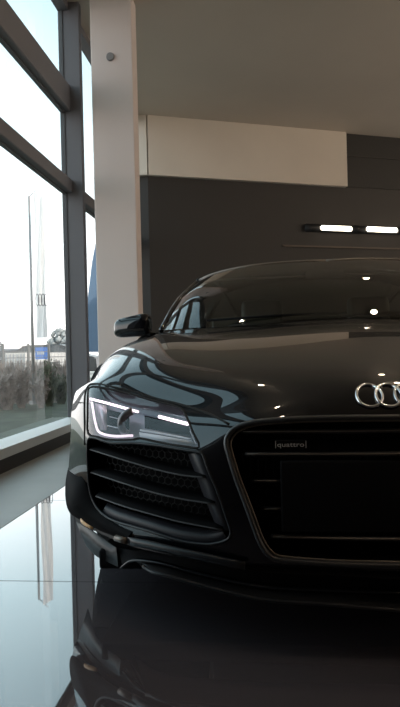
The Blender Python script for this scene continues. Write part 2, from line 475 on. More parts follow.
# inner inclined wall of the intake, right hand side band and bottom shelf
def strip(bm, A, B):
    A = dense(A, 5); B = dense(B, 5); n = len(A); va = [bm.verts.new(p) for p in A]; vb = [bm.verts.new(p) for p in B]
    va2 = [bm.verts.new(p+V((0,.006,0))) for p in A]; vb2 = [bm.verts.new(p+V((0,.006,0))) for p in B]
    for i in range(n-1):
        bm.faces.new((va[i], va[i+1], vb[i+1], vb[i])); bm.faces.new((va2[i], vb2[i], vb2[i+1], va2[i+1]))
        bm.faces.new((va[i], va2[i], va2[i+1], va[i+1])); bm.faces.new((vb[i], vb[i+1], vb2[i+1], vb2[i]))
    bmesh.ops.recalc_face_normals(bm, faces=bm.faces)
oR = [(200,453),(204,458),(210,472),(218,491),(223,505),(228,521),(230.5,532)]
iR = [(186,456),(189,464),(194,477),(200,493),(205,506),(211,521),(216,531)]
both('intake_side_panel', lambda bm: strip(bm, [surf(x, y, .002) for x, y in oR], [surf(x, y, .04) for x, y in iR]), M_band, IN)
oB = [(101,513),(114,521),(132,526.5),(150,531.5),(172,539),(193,543),(211,543.5),(227,539)]
iB = [(104,506),(118,512),(134,517),(152,522),(173,528),(193,532),(208,533.5),(219,531)]
both('intake_lower_shelf', lambda bm: strip(bm, [surf(x, y, .002) for x, y in oB], [surf(x, y, .04) for x, y in iB]), M_band, IN)
# ---- headlights
def lampstrip(pts, r, dep, fl=None): return lambda bm: tube(bm, dense([surf(x, y, dep) for x, y in pts], 5), r, 8, flat=fl)
both('daytime_light_strip', lampstrip([(88.5,399.3),(104,403.3),(120,407.8),(136.5,412.5)], .0040, .022), M_drl, LA)
both('daytime_light_strip', lampstrip([(90,403),(91.5,412),(93.5,423),(97.5,433),(111.5,437),(131,436.6)], .0040, .022), M_drl2, LA)
both('daytime_light_strip', lampstrip([(158,417.3),(172,421),(187,424.8)], .0052, .020), M_drl, LA)
def quadpanel(pts, dep, th=.008):
    def fn(bm):
        a = [surf(x, y, dep) for x, y in pts]; prism(bm, a, V((0, th, 0)))
    return fn
both('lamp_side_reflector', quadpanel([(91,404),(103,407),(103,432),(97,432),(92.5,420)], .045), M_reflect, LA)
both('lamp_module', quadpanel([(104.5,411),(126,416),(126,431.5),(104.5,429)], .040), M_matte, LA)
both('lamp_module_trim', lampstrip([(104.5,426.8),(114,429),(125,431.2)], .0016, .034), M_reflect, LA)
both('lamp_module_trim', lampstrip([(107,417.8),(116,420),(124,422)], .0011, .034), M_reflect, LA)
def projector(bm):
    c = surf(134, 425, .035); L = [c + V((.048*math.cos(a), .0, .040*math.sin(a))) for a in [math.radians(x) for x in range(105, 240, 9)]]
    tube(bm, L, .012, 8, flat=.010, upv=V((0,1,0)))
both('projector_arch', projector, M_lampgrey, LA)
both('lamp_module', quadpanel([(142,417),(187,428),(190,438.5),(142,430)], .040), M_matte, LA)
both('lamp_divider', lampstrip([(139,431),(155,433.5),(175,437.2),(191,440.5)], .0030, .020), M_bright, LA)
both('lamp_lower_reflector', quadpanel([(138,433),(155,435.6),(175,439),(191,441.5),(197,446.4),(184,446),(157,441.5),(139,437.5)], .014, .006), M_bright, LA)
both('lamp_divider', lampstrip([(190,432),(193,439),(196.5,446)], .0035, .018), M_lampgrey, LA)
both('lamp_divider', lampstrip([(141,409.5),(157,412.5),(172,416),(185,419.5)], .0022, .036), M_lampgrey, LA)
both('headlight_rim', lambda bm: tube(bm, [surf(x, y)+V((0,.002,0)) for x, y in px_curve(H_px, 3, True)], .0038, 8, closed=True, upv=V((0,1,0))), M_gap)
# ---- panel gaps
def gapline(pts, r=.0028): return lambda bm: tube(bm, dense([surf(x, y)+V((0,.0012,0)) for x, y in pts], 5), r, 6)
both('bonnet_gap', gapline([(85,445),(84.8,425),(84.6,405),(85.5,393),(89,385.5),(96,384),(112,387),(133,392),(158,399.3),(173,402.7),(190,407.5),(210,414.5),(229,424.5)], .0042), M_gap)
both('bumper_gap', gapline([(72.5,401),(78,402.5),(84,403)], .0022), M_gap)
# ---- lower lip, bar, splitter
def loft_half(rws, mt, name, auto=40, mirror=True, k=4):
    """rws: list of open rows (same length) -> surface, mirrored in x"""
    R_ = [dense(r, k) for r in rws]; bm = bmesh.new()
    vv = [[bm.verts.new(p) for p in r] for r in R_]
    for a, b in zip(vv, vv[1:]):
        for i in range(len(a)-1): bm.faces.new((a[i], a[i+1], b[i+1], b[i]))
    if mirror: mirror_bm(bm)
    bmesh.ops.recalc_face_normals(bm, faces=bm.faces[:])
    return part(name, bm, mt, auto=auto)
def c0(p): p = V(p); p.x = 0; return p
lowA = [C(.012,.205), P_(330,569,.014), P_(258,566,.035), P_(212,556,.075), P_(160,546,.15), P_(122,536,.24), P_(90,523,.36), P_(71,513,.52)]
b1 = [p+V((0,.03,-.002)) for p in lowA]
# second tier: recessed band under the bumper
tier = [C(.03,.185), P_(330,575,.035), P_(260,572,.05), P_(212,563,.09), P_(165,554,.16), P_(128,545,.25), P_(95,531,.37), P_(76,521,.52)]
loft_half([lowA, b1, tier], M_plastic, 'lower_bumper_band')
both('lower_bumper_bar', lambda bm: tube(bm, dense([P_(128,541,.205), P_(150,545,.15), P_(180,552,.095), P_(212,559,.055), P_(245,566,.028)], 4), [.002]+[.0095]*15+[.002], 10, flat=.012), M_satin)
both('lower_bumper_clip', lambda bm: tube(bm, [P_(116,538,.235), P_(121,539.5,.22), P_(126.5,541,.205)], .010, 8), M_bezel)
both('side_marker_light', lambda bm: tube(bm, dense([P_(81,520,.40), P_(86,524,.375), P_(93,528,.35)], 3), [.003,.006,.008,.0085,.009,.006,.002], 10, flat=.006), M_amber)
both('bumper_corner_blade', lambda bm: strip(bm, [P_(73,461,.505), P_(79,472,.43), surf(85,482,-.004), surf(90,496,-.004), surf(97,509,-.004), surf(112,522,-.004), surf(132,532,-.004)],
    [P_(68,468,.53), P_(65.5,482,.525), P_(65.5,499,.51), P_(70,513,.47), P_(86,523,.37), P_(103,532,.29), P_(125,540,.215)]), M_matte)
# splitter blade with two edges
sA = [C(.035,.15), P_(330,591,.035), P_(262,587,.04), P_(200,574,.085), P_(165,564.5,.12), P_(145,560.8,.15), P_(131,561,.18), P_(121,568,.20)]
sB = [C(-.02,.125), P_(330,604.5,-.018), P_(262,599.5,.0), P_(200,585,.05), P_(168,576,.08), P_(154,572.5,.10), P_(147,569,.12), P_(143,566,.13)]
sT = [c0(tier[0])] + tier[1:4] + [P_(165,554,.16), P_(145,551,.21), P_(131,550,.24), P_(118,548,.27)]
loft_half([sT, [p+V((0,.02,0)) for p in sA]], M_matte, 'splitter_recess')
both('splitter_upper_edge', lambda bm: tube(bm, dense(sA, 5), .0050, 8, flat=.004), M_satin)
loft_half([[p+V((0,.07,.005)) for p in sA], [p+V((0,.005,.004)) for p in sB], [p+V((0,.0,-.004)) for p in sB], [p+V((0,.12,-.006)) for p in sA]], M_plastic, 'splitter_blade')
both('splitter_lower_edge', lambda bm: tube(bm, dense(sB, 5), .0055, 8, flat=.0045), M_satin)
# corner skirt in front of the wheel
k1 = [P_(116,548,.25), P_(95,533,.37), P_(76,522,.52)]; k2 = [P_(118,567,.24), P_(96,556,.36), P_(86,546,.54)]
both('corner_skirt', lambda bm: strip(bm, k1, k2), M_plastic)

# ---- windscreen, roof, side glass, rear body
base = [V((0,1.19,.905)), V((-.23,1.205,.902)), V((-.43,1.25,.894)), V((-.63,1.33,.886)), V((-.765,1.42,.884)), V((-.857,1.56,.886))]
head = [P_(319,261,1.90), P_(287,262.3,1.905), P_(252,265.8,1.92), P_(226,270.5,1.98), P_(208,276,2.07), P_(198,281,2.20)]
head[0].x = 0
mid = [(a+b)/2 + V((0,-.035,.035)) for a, b in zip(base, head)]; mid[-1] = (base[-1]+head[-1])/2+V((-.012,-.012,.018))
W_ = [base, [cr([base[i], mid[i], head[i]], .5) for i in range(6)], mid, [cr([base[i], mid[i], head[i]], 1.5) for i in range(6)], head]
loft_half(W_, M_wscreen, 'windscreen')
bm = bmesh.new(); L = dense(head, 4); L = L+[mirx(p) for p in L[::-1][1:]]
tube(bm, [p+V((0,.006,.002)) for p in L], .006, 8, flat=.006); part('header_seal', bm, M_bezel)
both('windscreen_pillar', lambda bm: tube(bm, dense([W_[0][-1], W_[1][-1], W_[2][-1], W_[3][-1], W_[4][-1]], 4), .014, 8, flat=.012), M_paint)
# roof
roof = [[p+V((0,.005,0)) for p in head],
        [V((0,2.4,1.292)), V((-.13,2.4,1.29)), V((-.27,2.4,1.284)), V((-.42,2.42,1.27)), V((-.56,2.44,1.25)), V((-.66,2.45,1.225))],
        [V((0,2.95,1.262)), V((-.13,2.95,1.26)), V((-.26,2.95,1.255)), V((-.4,2.95,1.24)), V((-.53,2.95,1.215)), V((-.62,2.95,1.185))]]
roof = [[cr([roof[0][i], roof[1][i], roof[2][i]], t/4) for i in range(6)] for t in range(9)]
loft_half(roof, M_paint, 'roof_panel')
# rear window and engine deck
rw = [roof[-1], [V((0,3.5,1.10)), V((-.13,3.5,1.10)), V((-.26,3.5,1.095)), V((-.38,3.5,1.085)), V((-.48,3.5,1.075)), V((-.56,3.5,1.06))],
      [V((0,3.95,.98)), V((-.12,3.95,.98)), V((-.24,3.95,.977)), V((-.36,3.95,.972)), V((-.45,3.95,.965)), V((-.52,3.95,.96))]]
loft_half(rw, M_wscreen, 'rear_window')
# shoulders and sides: stations from behind the front wheel to the tail
st = []
for Y, w, sh in ((1.39,1.0,.87),(1.75,.985,.885),(2.3,.97,.90),(2.9,.985,.925),(3.4,1.02,.95),(3.8,1.03,.965),(4.2,1.0,.955),(4.5,.93,.93)):
    iw = .80 if Y < 2.95 else .80-(Y-2.95)*.28
    st.append([V((-iw,Y,sh+.0)), V((-(iw+w)/2-.01,Y,sh-.008)), V((-w+.03,Y,sh-.07)), V((-w,Y,sh-.2)), V((-w-.0,Y,.5)), V((-w+.01,Y,.33)), V((-w+.03,Y,.17))])
rwc = V((0, 3.8, .36)); RWR = .40
def side():
    Rr = [dense(r, 5) for r in st]; nn = len(Rr[0])
    cols_ = [dense([Rr[j][i] for j in range(len(Rr))], 10) for i in range(nn)]
    bm = bmesh.new(); vv = [[bm.verts.new(p) for p in c] for c in cols_]
    for a, b in zip(vv, vv[1:]):
        for i in range(len(a)-1):
            c = (a[i].co+a[i+1].co+b[i].co+b[i+1].co)/4
            if math.hypot(c.y-rwc.y, c.z-rwc.z) < RWR: continue
            bm.faces.new((a[i], a[i+1], b[i+1], b[i]))
    bmesh.ops.delete(bm, geom=[v for v in bm.verts if not v.link_faces], context='VERTS')
    bmesh.ops.recalc_face_normals(bm, faces=bm.faces[:])
    return bm
bm = side(); mirror_bm(bm); part('side_panels', bm, M_paint, auto=50)
both('rear_arch_lip', lambda bm: tube(bm, [V((-1.015, rwc.y+.405*math.cos(a), rwc.z+.405*math.sin(a))) for a in [math.radians(x) for x in range(-28, 209, 8)]], .02, 8), M_paint)
# engine deck and tail
dk = [[V((0,3.95,.975)), V((-.3,3.95,.972)), V((-.52,3.95,.96))], [V((0,4.5,.95)), V((-.34,4.5,.945)), V((-.42,4.5,.93))]]
loft_half(dk, M_paint, 'engine_cover')
bm = bmesh.new(); prof = [V((x, 4.5, z)) for x, z in ((-.93,.17),(-.96,.5),(-.93,.78),(-.80,.90),(-.42,.93),(0,.945),(.42,.93),(.80,.90),(.93,.78),(.96,.5),(.93,.17))]
prism(bm, prof, V((0,.09,0))); part('rear_bumper', bm, M_paint, auto=40)
for s in (-1, 1):
    bm = bevbox((s*.48-.2*(s > 0)*0-(.0), 4.585, .68), (s*.84, 4.61, .76), .01) if s > 0 else bevbox((-.84,4.585,.68), (-.48,4.61,.76), .01)
    part('tail_light', bm, mat('tail_red', (.3,.01,.01), .2))
# side windows between roof rail and shoulder
sg = [[head[-1]*1.0, V((-.66,2.45,1.225)), V((-.62,2.95,1.185)), V((-.56,3.4,1.075))], [V((-.83,1.44,.885)), V((-.80,2.2,.895)), V((-.80,2.9,.925)), V((-.70,3.4,.95))]]
both('side_window', lambda bm: strip(bm, *sg), M_pane)
# quarter blade behind door window
both('roof_rail', lambda bm: tube(bm, dense(sg[0], 5), .016, 8), M_paint)
both('door_frame_post', lambda bm: tube(bm, [V((-.64,2.85,1.19)), V((-.80,2.95,.92))], .03, 8), M_paint)
# cowl and underbody
bm = bmesh.new()
loft_half([[p+V((0,-.005,-.002)) for p in rows[-1][:6]], [p+V((0,.01,-.012)) for p in base]], M_plastic, 'cowl_panel')
bm = bevbox((-.86, .30, .11), (.86, 4.5, .17), .01); part('underbody', bm, M_matte)
bm = bevbox((-.55, .62, .17), (.55, 1.38, .60), .03); part('luggage_tub', bm, M_matte)
bm = bevbox((-.56, 3.0, .17), (.56, 4.42, .86), .03); part('engine_bay', bm, M_matte)
# wipers resting at the foot of the windscreen
for x0, x1 in ((-.60, .02), (.0, .60)):
    bm = bmesh.new(); tube(bm, [V((x0,1.30-.0*x0,.915)), V(((x0+x1)/2,1.24,.925)), V((x1,1.23,.926))], .006, 6); part('wiper', bm, M_matte)
# cabin interior
bm = bevbox((-.74, 1.5, .62), (.74, 1.85, .86), .04, 3); part('dashboard', bm, M_dash)
for s in (-1, 1):
    bm = bevbox((s*.36-.24, 2.15, .30), (s*.36+.24, 2.7, .48), .06, 3); seat = part('seat', bm, M_seat)
    T = Matrix.Translation((s*.36, 2.68, .45)) @ Matrix.Rotation(math.radians(-14), 4, 'X')
    bm = bevbox((-.25,-.06,0), (.25,.07,.52), .055, 3, T); part('seat_back', bm, M_seat, parent=seat)
    T = T @ Matrix.Translation((0,0,.5))
    bm = bevbox((-.14,-.05,0), (.14,.05,.19), .045, 3, T); part('headrest', bm, M_seat, parent=seat)
bm = bevbox((-.72, 2.98, .30), (.72, 3.02, 1.02), .02); part('cabin_bulkhead', bm, M_seat)
bm = bevbox((-.78, 1.9, .17), (.78, 3.0, .24), .02); part('cabin_floor', bm, M_dash)
bm = bmesh.new(); T = Matrix.Translation((.36,1.95,.80)) @ Matrix.Rotation(math.radians(70), 4, 'X')
tube(bm, [T @ V((.17*math.cos(a), .17*math.sin(a), 0)) for a in [2*math.pi*k/32 for k in range(32)]], .014, 8, closed=True)
for a in (0, math.pi, -math.pi/2): tube(bm, [T @ V((0,0,0)), T @ V((.17*math.cos(a), .17*math.sin(a), 0))], .016, 8)
part('steering_wheel', bm, M_dash)
bm = bevbox((-.11, 1.98, 1.165), (.11, 2.0, 1.215), .01); part('rear_view_mirror', bm, M_dash)
# door mirrors
def dmirror(bm):
    c = P_(132.5, 326.5, 1.66)
    b = bevbox((-.098,-.07,-.06), (.098,.075,.058), .05, 5)
    for v in b.verts:
        k = (v.co.x+.098)/.196        # 0 outer, 1 inner
        v.co.z *= (.80+.25*k) ; v.co.z += .0 + .012*k - .01*(1-k)
        v.co.y += .03*(1-k)
        v.co += c
    me = bpy.data.meshes.new('t'); b.to_mesh(me); b.free(); bm.from_mesh(me); bpy.data.meshes.remove(me)
mir = both('door_mirror', dmirror, M_paint)
cM = P_(132.5, 326.5, 1.66)
both('mirror_stalk', lambda bm: tube(bm, dense([cM+V((.07,.0,-.03)), cM+V((.13,0,-.055)), V((-.86, 1.66, .885))], 4), .022, 8, flat=.014), M_plastic, mir)
both('mirror_trim', lambda bm: tube(bm, dense([cM+V((-.092,.01,-.012)), cM+V((-.06,-.058,-.018)), cM+V((.0,-.072,-.02)), cM+V((.07,-.069,-.02))], 4), .004, 8), M_satin, mir)
# wheels
def wheel(Yc, s, r=.345):
    c = V((s*.89, Yc, r)); 
    def ring(rad, x): return [c+V((s*x, rad*math.cos(a), rad*math.sin(a))) for a in [2*math.pi*k/48 for k in range(48)]]
    bm = bmesh.new(); prof = [(r-.09,-.11),(r-.02,-.125),(r,-.10),(r,.08),(r-.02,.105),(r-.09,.095)]
    rg = [[bm.verts.new(p) for p in ring(a, b)] for a, b in prof]
    for A, B in zip(rg, rg[1:]+rg[:1]):
        for k in range(48): bm.faces.new((A[k], A[(k+1)%48], B[(k+1)%48], B[k]))
    bmesh.ops.recalc_face_normals(bm, faces=bm.faces); ty = part('tyre', bm, M_tyre, auto=40)
    bm = bmesh.new(); tube(bm, ring(r-.085,.085), .012, 8, closed=True, upv=V((1,0,0)))
    for k in range(10):
        a = 2*math.pi*k/10; d = V((0, math.cos(a), math.sin(a))); tube(bm, [c+V((s*.06,0,0))+d*.03, c+V((s*.085,0,0))+d*(r-.09)], [.02,.012], 8)
    tube(bm, [c+V((s*.03,0,0)), c+V((s*.09,0,0))], .05, 16); part('rim', bm, M_rim, auto=40, parent=ty)
for Yc, r in ((.97,.335), (3.8,.35)):
    for s in (-1, 1): wheel(Yc, s, r)
both('front_arch_liner', lambda bm: strip(bm, [V((-1.0, .97+.40*math.cos(a), .335+.40*math.sin(a))) for a in [math.radians(x) for x in range(-20, 201, 20)]], [V((-.62, .97+.40*math.cos(a), .335+.40*math.sin(a))) for a in [math.radians(x) for x in range(-20, 201, 20)]]), M_matte)
#ROOM
# ============================================================ THE SHOWROOM
ZC = 4.28; XW = -2.10; XG = -2.285; XO = -2.315
M_frame = mat('window_frame_grey', (.13,.127,.14), .5)
M_frame2 = mat('window_frame_dark', (.07,.07,.075), .5)
M_sill = mat('sill_daylit_white', (.75,.76,.76), .5)  # daylight caught on the frame's top face, put into the colour
M_skirt = mat('skirting_dark', (.05,.045,.045), .6)
M_strip = mat('floor_strip_grey', (.30,.32,.32), .45, noise=(2.5,.10), bump=(30,.05))
M_col = mat('column_plaster', (.66,.575,.545), .8, noise=(1.2,.03))
M_ceil = mat('ceiling_paint', (.52,.455,.385), .85, noise=(.8,.04))
M_dark = mat('dark_wall_panel', (.026,.022,.020), .6)
M_dark2 = mat('dark_recess_panel', (.014,.012,.011), .6)
M_bulk = mat('bulkhead_paint', (.64,.565,.49), .8, noise=(1.5,.03))
M_room = mat('far_wall_brown', (.03,.026,.025), .8)
M_steel = mat('steel_grey', (.35,.34,.34), .4, metal=.5)
# polished floor with joints
M_floor = mat('polished_tile', (.030,.031,.036), .025, ior=2.3, coat=1)
nt = M_floor.node_tree; b = nt.nodes['Principled BSDF']
tc = nt.nodes.new('ShaderNodeTexCoord'); sx = nt.nodes.new('ShaderNodeSeparateXYZ'); nt.links.new(tc.outputs['Object'], sx.inputs[0])
Yj = (lambda r: CP.y + r.y*(-CP.z/r.z))(ray(100, 582.5))
def joint(sock, off, per):
    a = nt.nodes.new('ShaderNodeMath'); a.operation = 'ADD'; a.inputs[1].default_value = -off+per*50
    md = nt.nodes.new('ShaderNodeMath'); md.operation = 'MODULO'; md.inputs[1].default_value = per
    lt = nt.nodes.new('ShaderNodeMath'); lt.operation = 'LESS_THAN'; lt.inputs[1].default_value = .010
    nt.links.new(sock, a.inputs[0]); nt.links.new(a.outputs[0], md.inputs[0]); nt.links.new(md.outputs[0], lt.inputs[0]); return lt.outputs[0]
jy = joint(sx.outputs['Y'], Yj, 1.2)
mx = nt.nodes.new('ShaderNodeMix'); mx.data_type = 'RGBA'; mx.inputs['A'].default_value = (.075,.066,.074,1); mx.inputs['B'].default_value = (.012,.012,.013,1)
nt.links.new(jy, mx.inputs['Factor']); nt.links.new(mx.outputs['Result'], b.inputs['Base Color'])
rr = nt.nodes.new('ShaderNodeMath'); rr.operation = 'MULTIPLY_ADD'; rr.inputs[1].default_value = .6; rr.inputs[2].default_value = .025
nt.links.new(jy, rr.inputs[0]); nt.links.new(rr.outputs[0], b.inputs['Roughness'])
sp = nt.nodes.new('ShaderNodeMath'); sp.operation = 'MULTIPLY_ADD'; sp.inputs[1].default_value = -.45; sp.inputs[2].default_value = .5
nt.links.new(jy, sp.inputs[0]); nt.links.new(sp.outputs[0], b.inputs['Specular IOR Level'])

def st_(name, bm, mt, smooth=False):
    o = link(name, bm, mt, None, smooth); o['kind'] = 'structure'; return o
Ynear, Yfar = -8.0, 7.75
gz = lambda px, py: (lambda r: CP + r*(-CP.z/r.z))(ray(px, py))
XS = gz(35, 506).x            # inner edge of the matte strip
bm = bmesh.new(); box(bm, (XS, Ynear, -.10), (8.5, 11.5, 0)); st_('floor', bm, M_floor)
YE = -.62
bm = bmesh.new(); box(bm, (XW-.02, YE, -.10), (XS-.006, Yfar, .0)); st_('floor_strip', bm, M_strip)
bm = bmesh.new(); box(bm, (XW-.02, Ynear, -.10), (XS, YE-.002, 0)); st_('floor_side', bm, M_floor)
bm = bmesh.new(); box(bm, (XO, Ynear, ZC), (8.5, 11.5, ZC+.1)); st_('ceiling', bm, M_ceil)
# rear wall (turned away from the window wall) with a bulkhead and a recess
P0 = atD(147, 150, 9.45); P0.z = 0
wd = (rt*math.cos(math.radians(17)) + fw*math.sin(math.radians(17))).normalized(); wn = V((-wd.y, wd.x, 0))  # wn points away from camera
if wn.dot(fw) < 0: wn = -wn
def onwall(px, py, off=0):
    r = ray(px, py); o = P0 - wn*off; t = (o-CP).dot(wn)/r.dot(wn); return CP + r*t
def wallbox(bm, s0, s1, z0, z1, o0, o1):
    """box along the rear wall: s along the wall from P0, z up, o = distance in front of the wall"""
    q = [P0+wd*s-wn*o+V((0,0,z)) for s in (s0, s1) for o in (o0, o1) for z in (z0, z1)]
    vs = [bm.verts.new(p) for p in q]
    for f in ((0,1,3,2),(4,6,7,5),(0,4,5,1),(2,3,7,6),(0,2,6,4),(1,5,7,3)): bm.faces.new([vs[i] for i in f])
    bmesh.ops.recalc_face_normals(bm, faces=bm.faces)
def s_of(px, py, off=0): return (onwall(px, py, off)-P0).dot(wd)
bm = bmesh.new(); wallbox(bm, .0, 9.2, 0, ZC, -.12, 0); st_('wall_back', bm, M_dark)
bm = bmesh.new(); box(bm, (XO, P0.y, 0), (P0.x, P0.y+.12, ZC)); st_('wall_left', bm, M_dark)
zb = onwall(240, 180, .08).z
sE = s_of(347, 160, .08)
bm = bmesh.new(); wallbox(bm, .0, sE, zb, ZC, .002, .08); st_('trim_bulkhead', bm, M_bulk)
bm = bmesh.new(); box(bm, (XO, P0.y-.08, zb), (P0.x+.01, P0.y-.002, ZC)); st_('trim_bulkhead_left', bm, M_bulk)
bm = bmesh.new(); wallbox(bm, sE+.02, 9.0, onwall(370, 188, .02).z, ZC, .002, .02); st_('trim_recess_panel', bm, M_dark2)
bm = bmesh.new(); wallbox(bm, sE+.02, 9.0, onwall(372, 157, .05).z-.008, onwall(372, 157, .05).z+.008, .02, .04); st_('trim_recess_rail', bm, M_dark)
bm = bmesh.new(); wallbox(bm, s_of(283, 246.5, .03), 9.0, onwall(340, 247, .03).z-.016, onwall(340, 247, .03).z+.012, .002, .03); st_('trim_wall_rail', bm, mat('rail_brown', (.075,.05,.035), .5))
# walls behind and beside the camera
bm = bmesh.new(); box(bm, (XO, Ynear, .097), (XW, YE-.002, ZC)); st_('wall_side', bm, M_room)
bm = bmesh.new(); box(bm, (XO, Ynear-.12, 0), (8.5, Ynear, ZC)); st_('wall_front', bm, M_room)
bm = bmesh.new(); box(bm, (8.4, Ynear, 0), (8.5, 11.5, ZC)); st_('wall_right', bm, M_room)
# lit wall fitting: black housing with two tube lamps
fx = empty('wall_light', onwall(305, 228, .03), 'long black light fitting with two glowing white tubes on the dark rear wall', 'light')
def fpart(name, px0, px1, y0, y1, o0, o1, mt, bev=.01):
    zt = onwall((px0+px1)/2, y0, o1).z; zb_ = onwall((px0+px1)/2, y1, o1).z
    bm = bmesh.new(); wallbox(bm, s_of(px0, 229, o1), s_of(px1, 229, o1), zb_, zt, o0, o1)
    bmesh.ops.bevel(bm, geom=bm.edges[:], offset=bev, segments=2, affect='EDGES')
    o = link(name, bm, mt, None); keep(o, fx); return o
M_house = mat('fitting_black', (.010,.010,.011), .6)
M_tube = mat('lit_tube', (.9,.88,.8), .5, emis=(1,.90,.76), es=2.6)
fpart('housing', 306, 402, 225.2, 233, .002, .04, M_house)
fpart('joint_block', 305.5, 320.5, 224.0, 231.2, .04, .07, M_house)
fpart('joint_block', 353.3, 366.7, 225.5, 233, .04, .07, M_house)
fpart('light_tube', 321, 353, 225.6, 230.6, .04, .08, M_tube, .02)
fpart('light_tube', 367, 398.5, 226.9, 231.9, .04, .08, M_tube, .02)
fpart('joint_block', 399, 412, 227.0, 234, .04, .07, M_house)
# column
cx0 = atY(96.8, 300, 4.5).x; cx1 = atY(138.5, 300, 4.5).x
bm = bevbox((cx0, 4.5, 0), (cx1, 4.72, ZC), .008, 1); column = st_('trim_column', bm, M_col)
pc = atY(110.5, 57, 4.5)
bm = bmesh.new(); tube(bm, [pc+V((0,-.002,0)), pc+V((0,-.022,0))], [.042,.036], 20)
o = link('sensor_cap', bm, mat('sensor_grey', (.22,.21,.21), .5), column, True, 40)
# window wall
ymu = [atX(66, 240, XG).y, 2.05]; YE = -.62
zt = [(atX(0, 142, XG).z, atX(0, 116, XG+.08).z), (atX(0, 38, XG).z, atX(0, -9, XG+.08).z)]
bm = bmesh.new(); box(bm, (XO, Ynear, 0), (XW, Yfar, .095)); st_('baseboard_left', bm, M_skirt)
bm = bmesh.new(); box(bm, (XO, YE, .097), (XW+.01, Yfar, .165)); st_('trim_sill', bm, M_sill)
edges_ = [Yfar]+ymu+[YE]
for i in range(len(edges_)-1):
    y1 = edges_[i]; y0 = edges_[i+1]
    wroot = bpy.data.objects.new('window_%d' % (i+1), None); COL.objects.link(wroot); wroot.location = (XG, (y0+y1)/2, .165); wroot['kind'] = 'structure'
    def wp(name, bm, mt, smooth=False):
        o = link(name, bm, mt, None, smooth); keep(o, wroot); return o
    bm = bevbox((XO, y0, .165), (XW, y0+.085, ZC), .006, 1); wp('window_mullion', bm, M_frame)
    # inner glazing bead, a darker stepped line beside the mullion
    bm = bmesh.new(); box(bm, (XG-.02, y0+.085, .165), (XG+.02, y0+.10, ZC)); box(bm, (XG-.02, y1-.012, .165), (XG+.02, y1, ZC)); wp('glazing_bead', bm, M_frame2)
    tz = [zt[0]] if i == 0 else zt
    for k, (z, z2) in enumerate(tz):
        bm = bevbox((XO, y0+.085, z), (XG+.08, y1, z2), .006, 1); wp('window_transom', bm, M_frame)
        bm = bmesh.new(); box(bm, (XG-.02, y0+.085, z-.012), (XG+.02, y1, z)); wp('glazing_bead', bm, M_frame2)
    bm = bmesh.new(); box(bm, (XO, y0+.085, 4.20), (XG+.08, y1, ZC)); wp('window_head', bm, M_frame)
    bm = bmesh.new(); v = [bm.verts.new(p) for p in ((XG, y0+.08, .16), (XG, y1, .16), (XG, y1, 4.22), (XG, y0+.08, 4.22))]; bm.faces.new(v); wp('window_pane', bm, M_pane)
# ceiling downlights
M_spot = mat('downlight_glow', (1,.9,.75), .5, emis=(1,.80,.56), es=42)
M_ring = mat('downlight_ring', (.5,.48,.45), .4)
spots = [(x, y) for x in (-1.45, .9, 3.3) for y in (2.75, 1.1, 4.4, -.6) if not (x < 0 and y > 4)]
for k, (x, y) in enumerate(spots):
    if k == 0:
        d0 = empty('ceiling_downlight', (x, y, ZC), 'small round recessed warm downlight in the ceiling', 'ceiling light', 'ceiling downlights')
        bm = bmesh.new(); tube(bm, [V((.055*math.cos(a), .055*math.sin(a), -.006)) for a in [2*math.pi*q/20 for q in range(20)]], .008, 6, closed=True); r0 = link('downlight_ring', bm, M_ring, d0)
        bm = bmesh.new(); tube(bm, [V((0,0,-.001)), V((0,0,-.008))], .045, 20); r1 = link('downlight_lamp', bm, M_spot, d0)
    else:
        d = d0.copy(); COL.objects.link(d); d.location = (x, y, ZC)
        for c in (r0, r1): e = c.copy(); COL.objects.link(e); e.parent = d

# ============================================================ OUTSIDE
M_grass = mat('lawn', (.060,.068,.042), .9, noise=(3,.5), bump=(40,.6))
M_asph = mat('parking_asphalt', (.45,.44,.42), .9, noise=(2,.1))
ZG = -.12
bm = bmesh.new(); box(bm, (-9, -10, ZG-.1), (XO-.02, 16, ZG)); o = st_('ground_lawn', bm, M_grass)
bm = bmesh.new(); box(bm, (-150, -60, ZG-.12), (-2.5, 160, ZG-.02)); o = st_('ground_parking', bm, M_asph)
def gpt(px, d, z=None):
    p = atD(px, 355, d); p.z = ZG if z is None else z; return p
def zat(px, py, d): return atD(px, py, d).z
# flagpole with banner
pb = gpt(33, 12.2); ptz = zat(28, 196, 12.2)
fp = empty('flagpole', pb, 'slim grey pole outside the window, standing on the lawn and carrying a white banner', 'flagpole')
bm = bmesh.new(); tube(bm, [pb, V((pb.x, pb.y, ptz))], [.035,.022], 12); keep(link('pole', bm, M_steel, None), fp)
bm = bmesh.new(); tube(bm, [pb+V((0,0,.0)), pb+V((0,0,.06))], .09, 16); keep(link('base_plate', bm, M_steel, None, True, 40), fp)
ae = atD(38, 187.5, 12.2)
bm = bmesh.new(); tube(bm, [V((pb.x, pb.y, ptz-.02)), ae], .008, 6); keep(link('arm', bm, M_steel, None), fp)
bx0 = gpt(37, 12.0, 0); bx1 = gpt(47.5, 12.0, 0)
M_banner = mat('banner_fabric', (.93,.88,.86), .8)
_n = M_banner.node_tree; _t = _n.nodes.new('ShaderNodeBsdfTranslucent'); _t.inputs[0].default_value = (.98,.95,.94,1); _m = _n.nodes.new('ShaderNodeMixShader'); _m.inputs[0].default_value = .5
_n.links.new(_n.nodes['Principled BSDF'].outputs[0], _m.inputs[1]); _n.links.new(_t.outputs[0], _m.inputs[2]); _n.links.new(_m.outputs[0], _n.nodes['Material Output'].inputs['Surface'])
bm = bmesh.new(); nz = 24; zt0, zt1 = zat(38, 191, 12.0), zat(38, 338, 12.0)
g = []
